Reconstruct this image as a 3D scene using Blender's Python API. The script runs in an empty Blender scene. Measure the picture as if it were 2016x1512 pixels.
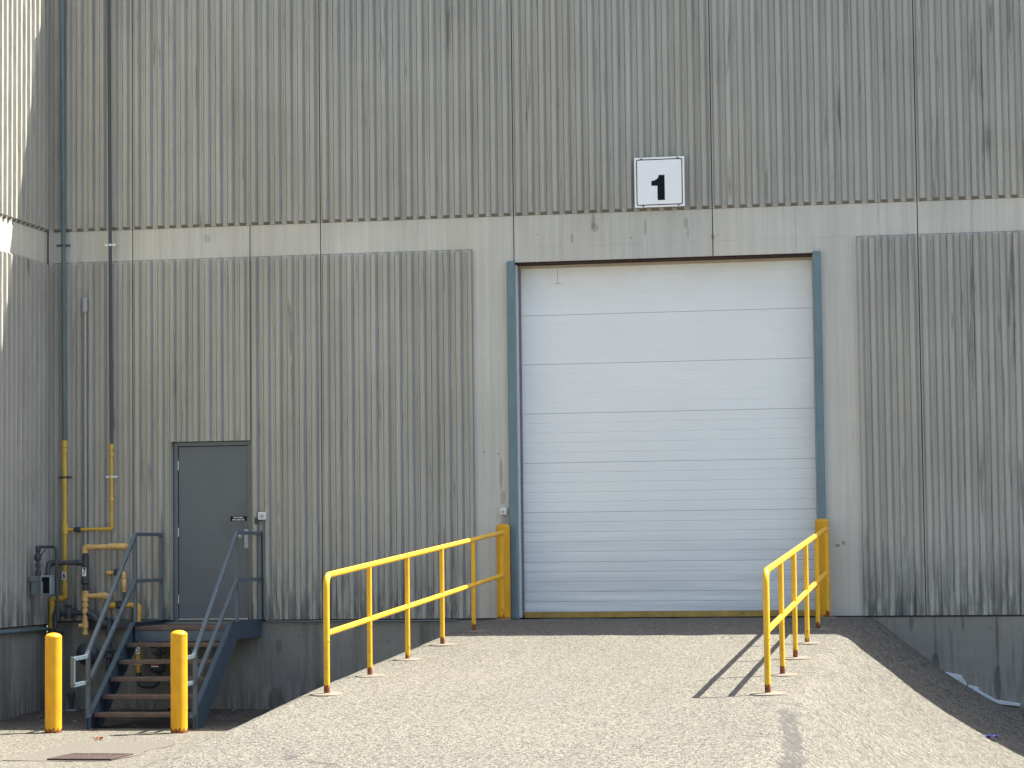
import bpy, math, random
from mathutils import Vector, Matrix, noise as mnoise
random.seed(11)
S = bpy.context.scene
COL = S.collection
V = Vector
R = math.radians

# ------------------------------------------------------------------ camera
cd = bpy.data.cameras.new('camera'); cam = bpy.data.objects.new('camera', cd); COL.objects.link(cam)
cd.sensor_width = 36.0; cd.lens = 89.26; cd.clip_start = 0.5; cd.clip_end = 6000
_F = V((-0.18393, 0.98071, 0.06604)); _R = V((0.98284, 0.18458, -0.01143))
_F.normalize(); _R = (_R - _F*_R.dot(_F)).normalized(); _U = _R.cross(_F)
M = Matrix.Identity(4)
for i in range(3):
    M[i][0] = _R[i]; M[i][1] = _U[i]; M[i][2] = -_F[i]
M.translation = V((5.6466, -30.3328, 0.7959))
cam.matrix_world = M
S.camera = cam

# ------------------------------------------------------------------ sky, sun, exposure
SUN = V((0.556, 0.30, 1.0)).normalized()                 # towards the sun
elev = math.asin(SUN.z); azim = math.atan2(SUN.x, SUN.y)
W = bpy.data.worlds.new('World'); S.world = W; W.use_nodes = True
wn = W.node_tree; wn.nodes.clear()
sky = wn.nodes.new('ShaderNodeTexSky'); sky.sky_type = 'NISHITA'; sky.sun_disc = False
sky.sun_elevation = elev; sky.sun_rotation = azim; sky.air_density = 1.0; sky.dust_density = 2.5; sky.ozone_density = 1.0
bg = wn.nodes.new('ShaderNodeBackground'); bg.inputs['Strength'].default_value = 0.09
wo = wn.nodes.new('ShaderNodeOutputWorld')
wn.links.new(sky.outputs[0], bg.inputs[0]); wn.links.new(bg.outputs[0], wo.inputs[0])
sl = bpy.data.lights.new('sun', 'SUN'); sl.energy = 4.8; sl.angle = R(0.5); sl.color = (1.0, 0.962, 0.87)
so = bpy.data.objects.new('sun', sl); COL.objects.link(so); so.location = (20, 15, 40)
so.rotation_euler = (-SUN).to_track_quat('-Z', 'Y').to_euler()
S.view_settings.view_transform = 'Standard'; S.view_settings.look = 'None'
S.view_settings.exposure = 1.85; S.view_settings.gamma = 1.0; S.view_settings.use_curve_mapping = False

# ------------------------------------------------------------------ materials
class NT:
    def __init__(s, name, rough=.6, metal=0.0, spec=.5):
        s.m = bpy.data.materials.new(name); s.m.use_nodes = True
        s.t = s.m.node_tree; s.b = s.t.nodes['Principled BSDF']
        s.b.inputs['Roughness'].default_value = rough; s.b.inputs['Metallic'].default_value = metal
        s.b.inputs['Specular IOR Level'].default_value = spec
        s.tc = s.t.nodes.new('ShaderNodeTexCoord')
    def link(s, a, b): s.t.links.new(a, b)
    def map(s, scale, loc=(0, 0, 0)):
        n = s.t.nodes.new('ShaderNodeMapping'); n.inputs['Scale'].default_value = scale; n.inputs['Location'].default_value = loc
        s.link(s.tc.outputs['Object'], n.inputs['Vector']); return n.outputs[0]
    def noise(s, scale=(1, 1, 1), detail=3, rough=.5, loc=(0, 0, 0), size=1.0, dist=0.0):
        n = s.t.nodes.new('ShaderNodeTexNoise'); n.inputs['Scale'].default_value = size
        n.inputs['Detail'].default_value = detail; n.inputs['Roughness'].default_value = rough; n.inputs['Distortion'].default_value = dist
        s.link(s.map(scale, loc), n.inputs['Vector']); return n.outputs['Fac']
    def voro(s, scale=(1, 1, 1), feature='F1', loc=(0, 0, 0), out='Distance'):
        n = s.t.nodes.new('ShaderNodeTexVoronoi'); n.feature = feature; n.inputs['Scale'].default_value = 1
        s.link(s.map(scale, loc), n.inputs['Vector']); return n.outputs[out]
    def ramp(s, fac, a, b, va=0.0, vb=1.0):
        n = s.t.nodes.new('ShaderNodeMapRange'); n.inputs['From Min'].default_value = a; n.inputs['From Max'].default_value = b
        n.inputs['To Min'].default_value = va; n.inputs['To Max'].default_value = vb
        s.link(fac, n.inputs['Value']); return n.outputs[0]
    def math(s, op, a, b):
        n = s.t.nodes.new('ShaderNodeMath'); n.operation = op
        for i, x in enumerate((a, b)):
            if isinstance(x, (int, float)): n.inputs[i].default_value = x
            else: s.link(x, n.inputs[i])
        return n.outputs[0]
    def sep(s):
        n = s.t.nodes.new('ShaderNodeSeparateXYZ'); s.link(s.tc.outputs['Object'], n.inputs[0]); return n.outputs
    def mix(s, fac, a, b, mode='MIX'):
        n = s.t.nodes.new('ShaderNodeMix'); n.data_type = 'RGBA'; n.blend_type = mode; n.clamp_factor = True
        if isinstance(fac, (int, float)): n.inputs[0].default_value = fac
        else: s.link(fac, n.inputs[0])
        for i, x in ((6, a), (7, b)):
            if isinstance(x, (tuple, list)): n.inputs[i].default_value = (*x[:3], 1)
            else: s.link(x, n.inputs[i])
        return n.outputs[2]
    def grey(s, fac):
        n = s.t.nodes.new('ShaderNodeCombineColor')
        for i in range(3): s.link(fac, n.inputs[i])
        return n.outputs[0]
    def color(s, c):
        if isinstance(c, (tuple, list)): s.b.inputs['Base Color'].default_value = (*c[:3], 1)
        else: s.link(c, s.b.inputs['Base Color'])
    def bump(s, h, strength=.3, dist=.01):
        n = s.t.nodes.new('ShaderNodeBump'); n.inputs['Strength'].default_value = strength; n.inputs['Distance'].default_value = dist
        s.link(h, n.inputs['Height']); s.link(n.outputs[0], s.b.inputs['Normal'])

def simple(name, c, rough=.5, metal=0.0, var=.12, size=9.0, dirt=None, bump=0.0, spec=.5):
    """painted or plain surface: slight unevenness, optional dirt blotches"""
    t = NT(name, rough, metal, spec)
    n = t.noise(detail=5, size=size, rough=.6)
    col = t.mix(t.ramp(n, .3, .7), tuple(x*(1-var) for x in c), tuple(min(1, x*(1+var)) for x in c))
    if dirt:
        d = t.noise(detail=6, size=size*2.3, rough=.65, loc=(3, 7, 1))
        col = t.mix(t.ramp(d, .58, .72, 0, .8), col, dirt)
    t.color(col)
    t.link(t.ramp(n, .2, .8, max(.05, rough-.1), min(1, rough+.12)), t.b.inputs['Roughness'])
    if bump: t.bump(t.noise(detail=4, size=size*8), bump, .003)
    return t.m

def concrete(name, base, streak=.22, stain=.5, low=None, fine=.16, drip=0.0, spots=()):
    """weathered concrete: rain streaks that run down, fine pores, dark run-off stains, splash dirt near `low`"""
    t = NT(name, .9, 0, .25)
    s1 = t.noise((16, 16, .30), 4, .6)
    s2 = t.noise((55, 55, 1.1), 3, .6, (4, 2, 9))
    pat = t.noise((.8, .8, .7), 3, .55, (1, 1, 1))
    por = t.noise((1, 1, 1), 3, .7, size=110)
    f = t.math('ADD', t.ramp(s1, .25, .75, -streak, streak), t.ramp(s2, .25, .75, -streak*.6, streak*.6))
    f = t.math('ADD', f, t.ramp(pat, .25, .75, -.10, .10))
    f = t.math('ADD', f, t.ramp(por, .25, .75, -fine, fine))
    f = t.math('ADD', f, 1.0)
    col = t.mix(1.0, base, t.grey(f), 'MULTIPLY')
    warm = t.noise((.9, .9, .25), 2, .5, (8, 3, 2))
    col = t.mix(t.ramp(warm, .4, .7, 0, .35), col, t.mix(1.0, col, (1.04, .985, .90), 'MULTIPLY'))
    if stain:
        d = t.math('ADD', t.noise((11, 11, .75), 5, .62, (2, 9, 5)), t.ramp(t.sep()[0], 4.1, 5.6, 0, .055))
        col = t.mix(t.ramp(d, .615, .70, 0, stain), col, t.mix(1.0, col, (.50, .50, .52), 'MULTIPLY'))
    if drip:                                                     # damp runs and blotches down the face
        d1 = t.noise((3.2, 3.2, .45), 4, .6, (7, 2, 2)); d2 = t.noise((1.6, 1.6, 2.0), 5, .65, (1, 6, 4))
        col = t.mix(t.math('MULTIPLY', t.ramp(d1, .52, .62), drip), col, t.mix(1.0, col, (.62, .63, .63), 'MULTIPLY'))
        col = t.mix(t.math('MULTIPLY', t.ramp(d2, .50, .68), drip*.8), col, t.mix(1.0, col, (1.28, 1.27, 1.22), 'MULTIPLY'))
    if spots:                                                    # particular old run-off marks, each at its own place
        X, _, Z = t.sep(); wob = t.ramp(t.noise((30, 30, 9), 4, .6, (2, 2, 8)), .2, .8, -.45, .45)
        for sx, sz, a, h, k in spots:
            p = t.math('DIVIDE', t.math('SUBTRACT', X, sx), a); q = t.math('DIVIDE', t.math('SUBTRACT', Z, sz), h)
            r2 = t.math('ADD', t.math('ADD', t.math('MULTIPLY', p, p), t.math('MULTIPLY', q, q)), wob)
            col = t.mix(t.ramp(r2, .55, 1.05, k, 0), col, t.mix(1.0, col, (.48, .47, .44), 'MULTIPLY'))
    if low is not None:
        z = t.sep()[2]
        band = t.ramp(z, low, low+.85, 1, 0)
        sp = t.noise((13, 13, 1.7), 5, .65, (5, 5, 3))
        k = t.math('MULTIPLY', t.math('ADD', t.ramp(sp, .43, .57, 0, 1.0), .0), band)
        col = t.mix(t.math('MULTIPLY', k, .75), col, (.07, .075, .075))
    t.color(col)
    t.bump(t.math('ADD', por, t.math('MULTIPLY', s2, .6)), .35, .004)
    return t.m

MAT = {}
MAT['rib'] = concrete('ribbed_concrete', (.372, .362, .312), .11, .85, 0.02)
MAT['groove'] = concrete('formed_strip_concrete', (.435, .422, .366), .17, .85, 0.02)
MAT['flank_shade'] = concrete('shaded_rib_flank', (.305, .297, .262), .14, .85, 0.02, .22)  # darker version of the rib concrete: flank shading put into the colour
MAT['band'] = concrete('smooth_concrete', (.51, .494, .432), .11, .30, None, .07, 0, ((.985, 4.80, .03, .11, .6), (1.00, 4.72, .055, .06, .55), (.72, 4.60, .02, .07, .5), (1.62, 4.70, .022, .12, .5), (2.12, 4.74, .03, .07, .5), (2.14, 4.62, .018, .08, .4), (-.19, 1.75, .02, .22, .6), (-.17, 1.46, .03, .10, .5), (-.40, 2.02, .012, .014, .9), (-.22, 1.99, .012, .014, .9), (3.86, .83, .035, .02, .9), (3.93, .86, .02, .03, .9), (-3.9, 4.75, .05, .06, .4), (.3, 4.66, .012, .012, .8), (1.45, 4.58, .01, .01, .9), (2.5, 4.58, .01, .01, .9), (2.44, 4.56, .03, .04, .6)))
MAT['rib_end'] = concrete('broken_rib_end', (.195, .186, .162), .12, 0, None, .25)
MAT['found'] = concrete('foundation_concrete', (.235, .229, .198), .05, .60, -1.3, .12, .8, ((4.975, -.56, .05, .14, .8), (4.978, -.25, .018, .3, .5), (5.685, -.80, .045, .24, .85), (5.69, -.35, .02, .4, .5), (4.70, -.09, .03, .10, .7), (5.3, -.10, .02, .10, .6), (6.2, -.1, .03, .12, .6), (-2.52, -.45, .06, .45, .45), (-2.45, -.95, .16, .25, .6), (-1.95, -.8, .05, .2, .5), (-3.05, -.98, .10, .16, .6), (-3.0, -.33, .04, .1, .5), (-1.2, -.3, .04, .25, .5)))
MAT['core'] = simple('joint_sealant', (.06, .058, .055), .9)
MAT['roof'] = simple('roof_gravel', (.25, .25, .24), .9)

def asphalt_mat(name, rough_side):
    t = NT(name, .93, 0, .25)
    X, Y, Z = t.sep()
    g = t.noise((1, 1, 1), 4, .72, size=85)
    v = t.voro((66, 66, 66))
    st = t.voro((105, 105, 105), out='Color')
    stv = t.t.nodes.new('ShaderNodeSeparateColor'); t.link(st, stv.inputs[0])
    g2 = t.noise((1, 1, 1), 2, .5, size=30, loc=(4, 4, 4))
    f = t.math('ADD', t.math('ADD', t.math('MULTIPLY', g, .55), t.math('MULTIPLY', t.ramp(g2, .3, .7), .20)), t.math('MULTIPLY', stv.outputs[0], .36))
    f = t.math('SUBTRACT', f, t.math('MULTIPLY', v, .22))
    col = t.mix(t.ramp(f, .28, .64), (.036, .033, .028), (.236, .217, .177))
    big = t.noise((.55, .30, .5), 4, .6, (3, 1, 0))
    col = t.mix(t.ramp(big, .35, .7, 0, .5), col, t.mix(1.0, col, (.80, .80, .80), 'MULTIPLY'))
    tyre = t.noise((2.6, .10, 1), 3, .55, (9, 2, 0))                       # faint wear in the direction of travel
    col = t.mix(t.ramp(tyre, .52, .75, 0, .4), col, t.mix(1.0, col, (.80, .79, .78), 'MULTIPLY'))
    h = t.math('ADD', t.math('MULTIPLY', g, .8), t.math('MULTIPLY', v, -.6))
    if rough_side:
        # raked shoulder of coarser mix right of the crest
        wob = t.noise((1, 1.4, 1), 4, .6, (2, 2, 2))
        xs = t.math('ADD', X, t.ramp(wob, .2, .8, -.55, .55))
        mk = t.ramp(xs, 3.75, 4.3, 0, 1)
        c2 = t.noise((10, 24, 10), 4, .66, (1, 4, 2), 1.0, .6)
        pit = t.math('MULTIPLY', t.ramp(c2, .535, .61), mk)
        col = t.mix(t.math('MULTIPLY', pit, .9), col, (.05, .047, .043))
        h = t.math('SUBTRACT', h, t.math('MULTIPLY', pit, 1.2))
        # torn joint strip running down at the crest
        w2 = t.noise((.5, .8, 1), 3, .6, (7, 7, 7))
        d = t.math('ABSOLUTE', t.math('SUBTRACT', t.math('ADD', t.math('ADD', X, t.math('MULTIPLY', Y, .07)), t.ramp(w2, .2, .8, -.06, .06)), 4.05-.686), 0)
        seam = t.math('MULTIPLY', t.ramp(t.math('ADD', d, t.ramp(t.noise((9, 5, 6), 4, .75, (2, 2, 2)), .25, .75, -.07, .07)), .065, .09, 1, 0), t.ramp(Y, -9.55, -9.8, 0, 1))
        gr = t.noise((20, 11, 12), 4, .7, (3, 1, 8))
        col = t.mix(t.math('MULTIPLY', t.math('MULTIPLY', seam, t.ramp(gr, .34, .50)), .85), col, (.055, .052, .05))
        # a hairline crack across the near left
        w3 = t.noise((1.4, 1.4, 1), 4, .65, (5, 0, 0))
        dd = t.math('ABSOLUTE', t.math('SUBTRACT', t.math('ADD', t.math('MULTIPLY', t.math('SUBTRACT', X, .85), .9),
                    t.ramp(w3, .2, .8, -.35, .35)), t.math('MULTIPLY', t.math('ADD', Y, 12.9), -.35)), 0)
        ck = t.math('MULTIPLY', t.ramp(dd, .006, .03, 1, 0), t.math('MULTIPLY', t.ramp(Y, -12.1, -12.5, 0, 1), t.ramp(X, .2, .4, 0, 1)))
        ck = t.math('MULTIPLY', ck, t.ramp(X, 1.6, 1.3, 0, 1))
        col = t.mix(t.math('MULTIPLY', ck, .8), col, (.05, .047, .045))
        # oil smear
        ox = t.math('SUBTRACT', X, 1.93); oy = t.math('ADD', Y, 8.85)
        u = t.math('ADD', t.math('MULTIPLY', ox, 5.0), t.math('MULTIPLY', oy, -.9))
        w = t.math('ADD', t.math('MULTIPLY', ox, 2.2), t.math('MULTIPLY', oy, 1.1))
        rr = t.math('ADD', t.math('MULTIPLY', u, u), t.math('MULTIPLY', w, w))
        sm = t.math('MULTIPLY', t.ramp(rr, .05, .55, 1, 0), t.ramp(t.noise((8, 4, 4), 4, .7), .35, .6))
        col = t.mix(t.math('MULTIPLY', sm, .55), col, (.11, .105, .10))
    else:
        dk = t.ramp(Y, -2.9, -1.7, 0, 1)                                   # old dirt and leaf mould against the wall
        dn = t.noise((3, 3, 3), 5, .65, (6, 6, 6))
        col = t.mix(t.math('MULTIPLY', dk, t.ramp(dn, .30, .55, .2, .8)), col, (.055, .052, .05))
    t.color(col); t.bump(h, .65, .009)
    return t.m
MAT['ramp'] = asphalt_mat('weathered_asphalt_ramp', True)
MAT['yard'] = asphalt_mat('weathered_asphalt_yard', False)

def yellow_post(name, rust_h, c=(.72, .375, .013)):
    """yellow gloss paint, rusted through at the foot (object origin at the foot)"""
    t = NT(name, .52, 0, .30)
    z = t.sep()[2]
    n = t.noise((1, 1, .35), 4, .6, size=14)
    col = t.mix(t.ramp(n, .3, .7), tuple(x*.84 for x in c), tuple(x*1.04 for x in c))
    gm_ = t.noise((1, 1, .6), 5, .65, size=7, loc=(5, 8, 2))
    col = t.mix(t.ramp(gm_, .52, .70, 0, .45), col, (.42, .23, .03))
    rn = t.noise((1, 1, .5), 5, .7, size=30, loc=(1, 2, 3))
    edge = t.math('ADD', z, t.ramp(rn, .25, .75, -rust_h*1.3, rust_h*1.3))
    k = t.ramp(edge, rust_h*.55, rust_h*1.0, 1, 0)
    rc = t.mix(t.ramp(t.noise(detail=4, size=60), .35, .65), (.07, .022, .012), (.30, .095, .03))
    col = t.mix(k, col, rc)
    chip = t.noise(detail=5, size=18, rough=.6, loc=(9, 9, 9))
    col = t.mix(t.ramp(chip, .665, .69, 0, .8), col, (.16, .07, .03))
    t.color(col)
    t.link(t.ramp(k, 0, 1, .52, .9), t.b.inputs['Roughness'])
    return t.m
MAT['yellow_post'] = yellow_post('yellow_post_paint', .095, (.74, .41, .020))
MAT['yellow_bollard'] = yellow_post('yellow_bollard_paint', .045, (.70, .345, .012))
MAT['yellow_rail'] = simple('yellow_rail_paint', (.74, .41, .020), .48, var=.13, size=5, dirt=(.50, .27, .03), spec=.35)
MAT['gas_yellow'] = simple('gas_yellow_paint', (.56, .36, .045), .45, var=.14, dirt=(.30, .20, .05))
MAT['gas_orange'] = simple('faded_gas_paint', (.66, .42, .15), .5, var=.12, dirt=(.42, .20, .07))
MAT['gas_black'] = simple('black_iron_pipe', (.045, .052, .058), .55, var=.25)
MAT['gas_grey'] = simple('grey_pipe_paint', (.095, .14, .145), .65, var=.15, size=4)
MAT['gas_dark'] = simple('dark_pipe_paint', (.050, .058, .066), .5, var=.15)
MAT['meter'] = simple('meter_enamel', (.17, .20, .19), .45, var=.08)
MAT['meter_l'] = simple('meter_grey', (.22, .27, .29), .45, var=.08)
MAT['steel_blue'] = simple('blue_steel_paint', (.040, .068, .092), .42, var=.12, dirt=(.05, .08, .095))
MAT['rail_blue'] = simple('blue_rail_paint', (.082, .108, .128), .42, var=.10, size=5)
MAT['tread'] = simple('worn_tread', (.125, .085, .062), .75, var=.35, size=5, dirt=(.21, .18, .135))
def door_grey():
    t = NT('scuffed_grey_door', .42, 0, .5)
    X, Y, Z = t.sep(); n = t.noise((1, 1, 1), 4, .55, size=2.2)
    col = t.mix(t.ramp(n, .3, .7), (.100, .116, .126), (.114, .128, .135))
    sc = t.noise((4, 1, 42), 4, .65, (3, 1, 2))
    k = t.math('MULTIPLY', t.ramp(sc, .58, .68), t.ramp(Z, .15, 1.3, .55, .12))
    col = t.mix(k, col, (.175, .185, .19))
    gr = t.math('MULTIPLY', t.ramp(X, -3.85, -3.42, 0, 1), t.math('MULTIPLY', t.ramp(Z, .7, 1.0, 0, 1), t.ramp(Z, 1.15, 1.45, 1, 0)))
    col = t.mix(t.math('MULTIPLY', gr, t.ramp(t.noise((7, 1, 5), 4, .6), .4, .6, 0, .5)), col, (.065, .068, .068))
    t.color(col); t.link(t.ramp(sc, .3, .7, .36, .55), t.b.inputs['Roughness']); return t.m
MAT['frame'] = simple('grey_frame_paint', (.115, .135, .145), .42, var=.08)
MAT['door'] = door_grey()
MAT['guard'] = simple('blue_grey_guard', (.125, .190, .205), .45, var=.12, size=3, dirt=(.10, .145, .165))
MAT['galv'] = simple('galvanized_steel', (.55, .56, .56), .35, .7, var=.12)
MAT['plastic'] = simple('pale_plastic', (.60, .60, .57), .5, var=.06)
MAT['conduit'] = simple('grey_conduit', (.34, .345, .365), .45, var=.08)
MAT['black'] = simple('black_paint', (.006, .007, .009), .6, var=.1, spec=.15)
MAT['white'] = simple('white_board', (.84, .84, .815), .35, var=.02, size=2, dirt=(.70, .69, .64))
MAT['seal'] = simple('rusty_lintel', (.035, .016, .012), .9, var=.4, size=6, dirt=(.16, .085, .05))
MAT['trim'] = simple('beige_trim', (.46, .39, .31), .7, var=.12)
MAT['jamb'] = simple('jamb_strip', (.50, .54, .56), .5, var=.08)
MAT['jamb_d'] = simple('jamb_gasket', (.17, .155, .17), .7, var=.1)
MAT['barseal'] = simple('yellow_bottom_bar', (.36, .235, .05), .6, var=.3, size=5, dirt=(.12, .09, .05))
MAT['foam'] = simple('foam_white', (.50, .54, .55), .8, var=.12)
MAT['grate'] = simple('rusty_grate', (.052, .030, .027), .8, var=.4, size=14)
MAT['pad'] = simple('pale_concrete_collar', (.155, .132, .100), .9, var=.25, size=14, bump=.3)
MAT['slab'] = simple('pale_concrete_apron', (.100, .088, .073), .92, var=.45, size=60, bump=.4)
MAT['red'] = simple('red_tag', (.30, .03, .03), .5)
MAT['purple'] = simple('purple_foil', (.06, .05, .17), .3, var=.7, size=40)
MAT['leaf'] = simple('dry_leaf', (.26, .07, .035), .8, var=.4, size=40)
MAT['debris'] = simple('grit', (.13, .12, .11), .9, var=.6, size=6)

def door_white():
    t = NT('white_door_paint', .42, 0, .5)
    X, Y, Z = t.sep()
    n = t.noise((.7, 1, .9), 3, .5)
    col = t.mix(t.ramp(n, .3, .7), (.745, .760, .725), (.785, .798, .762))
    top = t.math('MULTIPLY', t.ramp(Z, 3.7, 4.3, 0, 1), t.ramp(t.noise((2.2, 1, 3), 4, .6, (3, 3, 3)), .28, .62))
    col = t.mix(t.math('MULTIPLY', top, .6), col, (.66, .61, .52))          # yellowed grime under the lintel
    side = t.math('MULTIPLY', t.ramp(X, 3.25, 3.62, 0, 1), t.ramp(t.noise((4, 1, 1.2), 4, .6, (1, 8, 3)), .3, .65))
    col = t.mix(t.math('MULTIPLY', side, .5), col, (.62, .60, .53))
    low = t.math('MULTIPLY', t.ramp(Z, .1, 1.5, 1, 0), t.ramp(t.noise((.5, 1, 11), 4, .6, (5, 1, 1)), .3, .7))
    col = t.mix(t.math('MULTIPLY', low, .72), col, (.42, .45, .45))
    sc = t.noise((2.5, 1, 70), 3, .6, (4, 4, 4))
    col = t.mix(t.ramp(sc, .60, .75, 0, .12), col, (.56, .58, .58))
    t.color(col); return t.m
MAT['odoor'] = door_white()

# ------------------------------------------------------------------ mesh helpers
class B:
    def __init__(s): s.v = []; s.f = []; s.mi = []; s.sm = []
    def add(s, vs, fs, mi=0, smooth=False):
        o = len(s.v); s.v += [tuple(v) for v in vs]
        for f in fs: s.f.append([o+i for i in f]); s.mi.append(mi); s.sm.append(smooth)
        return s
    def box(s, a, b, mi=0):
        x0, y0, z0 = a; x1, y1, z1 = b
        vs = [(x0,y0,z0),(x1,y0,z0),(x1,y1,z0),(x0,y1,z0),(x0,y0,z1),(x1,y0,z1),(x1,y1,z1),(x0,y1,z1)]
        return s.add(vs, [(0,3,2,1),(4,5,6,7),(0,1,5,4),(1,2,6,5),(2,3,7,6),(3,0,4,7)], mi)
    def bar(s, p, q, w, h, mi=0, up=V((0,0,1))):
        """rectangular bar from p to q: w across, h along `up`"""
        p, q = V(p), V(q); d = (q-p).normalized()
        if abs(d.dot(up)) > .99: up = V((0, 1, 0))
        x = d.cross(up).normalized(); u = x.cross(d).normalized()
        vs = [c + x*(a*w/2) + u*(b*h/2) for c in (p, q) for a, b in ((-1,-1),(1,-1),(1,1),(-1,1))]
        return s.add(vs, [(0,3,2,1),(4,5,6,7),(0,1,5,4),(1,2,6,5),(2,3,7,6),(3,0,4,7)], mi)
    def tube(s, pts, r, seg=14, fillet=0.0, mi=0, cap=True):
        pts = [V(p) for p in pts]
        if fillet and len(pts) > 2:
            out = [pts[0]]
            for i in range(1, len(pts)-1):
                a = (pts[i-1]-pts[i]); b = (pts[i+1]-pts[i]); k = min(fillet, a.length*.49, b.length*.49)
                A = pts[i]+a.normalized()*k; Bq = pts[i]+b.normalized()*k
                for j in range(7):
                    u = j/6; out.append((1-u)**2*A + 2*u*(1-u)*pts[i] + u*u*Bq)
            out.append(pts[-1]); pts = out
        rs = r if isinstance(r, (list, tuple)) else [r]*len(pts)
        t0 = (pts[1]-pts[0]).normalized(); n = t0.orthogonal().normalized(); vs = []; prev = t0
        for i, p in enumerate(pts):
            if i == 0: t = t0
            elif i == len(pts)-1: t = (pts[i]-pts[i-1]).normalized()
            else: t = ((pts[i]-pts[i-1]).normalized()+(pts[i+1]-pts[i]).normalized()).normalized()
            n = (prev.rotation_difference(t) @ n); n = (n - t*n.dot(t)).normalized(); prev = t
            b = t.cross(n)
            vs += [p + (n*math.cos(2*math.pi*k/seg)+b*math.sin(2*math.pi*k/seg))*rs[i] for k in range(seg)]
        N = len(pts)
        fs = [(i*seg+k, i*seg+(k+1) % seg, (i+1)*seg+(k+1) % seg, (i+1)*seg+k) for i in range(N-1) for k in range(seg)]
        s.add(vs, fs, mi, True)
        if cap:
            o = len(s.v)-len(vs)
            s.f.append([o+k for k in reversed(range(seg))]); s.mi.append(mi); s.sm.append(False)
            s.f.append([o+(N-1)*seg+k for k in range(seg)]); s.mi.append(mi); s.sm.append(False)
        return s
    def lathe(s, prof, base=(0,0,0), axis=(0,0,1), seg=24, mi=0):
        """prof: (radius, height) pairs"""
        ax = V(axis).normalized(); n = ax.orthogonal().normalized(); b = ax.cross(n); base = V(base)
        vs = [base + ax*h + (n*math.cos(2*math.pi*k/seg)+b*math.sin(2*math.pi*k/seg))*r for r, h in prof for k in range(seg)]
        fs = [(i*seg+k, i*seg+(k+1) % seg, (i+1)*seg+(k+1) % seg, (i+1)*seg+k) for i in range(len(prof)-1) for k in range(seg)]
        s.add(vs, fs, mi, True); o = len(s.v)-len(vs)
        s.f.append([o+k for k in reversed(range(seg))]); s.mi.append(mi); s.sm.append(False)
        s.f.append([o+(len(prof)-1)*seg+k for k in range(seg)]); s.mi.append(mi); s.sm.append(False)
        return s
    def prism(s, poly, y0, y1, mi=0):
        """polygon in x,z extruded along y"""
        n = len(poly); vs = [(x, y0, z) for x, z in poly]+[(x, y1, z) for x, z in poly]
        fs = [tuple(range(n)), tuple(reversed(range(n, 2*n)))]+[(i, i+n, (i+1) % n+n, (i+1) % n) for i in range(n)]
        return s.add(vs, fs, mi)
    def prismx(s, poly, x0, x1, mi=0):
        """polygon in y,z extruded along x"""
        n = len(poly); vs = [(x0, y, z) for y, z in poly]+[(x1, y, z) for y, z in poly]
        fs = [tuple(range(n)), tuple(reversed(range(n, 2*n)))]+[(i, i+n, (i+1) % n+n, (i+1) % n) for i in range(n)]
        return s.add(vs, fs, mi)

def obj(name, b, mats, parent=None, loc=(0,0,0), bevel=0.0, normals=True):
    me = bpy.data.meshes.new(name); me.from_pydata(b.v, [], b.f)
    mats = mats if isinstance(mats, (list, tuple)) else [mats]
    for m in mats: me.materials.append(MAT[m] if isinstance(m, str) else m)
    me.polygons.foreach_set('material_index', b.mi); me.polygons.foreach_set('use_smooth', b.sm)
    me.update()
    if normals:
        import bmesh
        bm = bmesh.new(); bm.from_mesh(me); bmesh.ops.recalc_face_normals(bm, faces=bm.faces); bm.to_mesh(me); bm.free()
        if any(b.sm): me.set_sharp_from_angle(angle=R(48))
    o = bpy.data.objects.new(name, me); COL.objects.link(o); o.location = loc
    if parent: o.parent = parent
    if bevel:
        md = o.modifiers.new('bevel', 'BEVEL'); md.width = bevel; md.segments = 2; md.limit_method = 'ANGLE'; md.angle_limit = R(40)
    return o
def tag(o, label, cat, group=None):
    o['label'] = label; o['category'] = cat
    if group: o['group'] = group
    return o
def thing(name, label, cat, loc=(0,0,0), group=None):
    o = bpy.data.objects.new(name, None); COL.objects.link(o); o.location = loc; o.empty_display_size = .1
    return tag(o, label, cat, group)
def struct(o, kind='structure'): o['kind'] = kind; return o
def text_mesh(b, body, size, centre, mi, weight=.012, depth=.002, squeeze=1.0):
    """flat lettering facing -y, centred on `centre`"""
    c = bpy.data.curves.new('lettering', 'FONT'); c.body = body; c.size = size; c.offset = weight*size
    c.align_x = 'CENTER'; c.align_y = 'CENTER'; c.resolution_u = 3
    o = bpy.data.objects.new('lettering', c); COL.objects.link(o)
    dg = bpy.context.evaluated_depsgraph_get(); me = bpy.data.meshes.new_from_object(o.evaluated_get(dg))
    vs = [(centre[0]+v.co.x*squeeze, centre[1], centre[2]+v.co.y) for v in me.vertices]
    b.add(vs, [tuple(p.vertices) for p in me.polygons], mi)
    bpy.data.objects.remove(o); bpy.data.curves.remove(c); bpy.data.meshes.remove(me)

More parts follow.
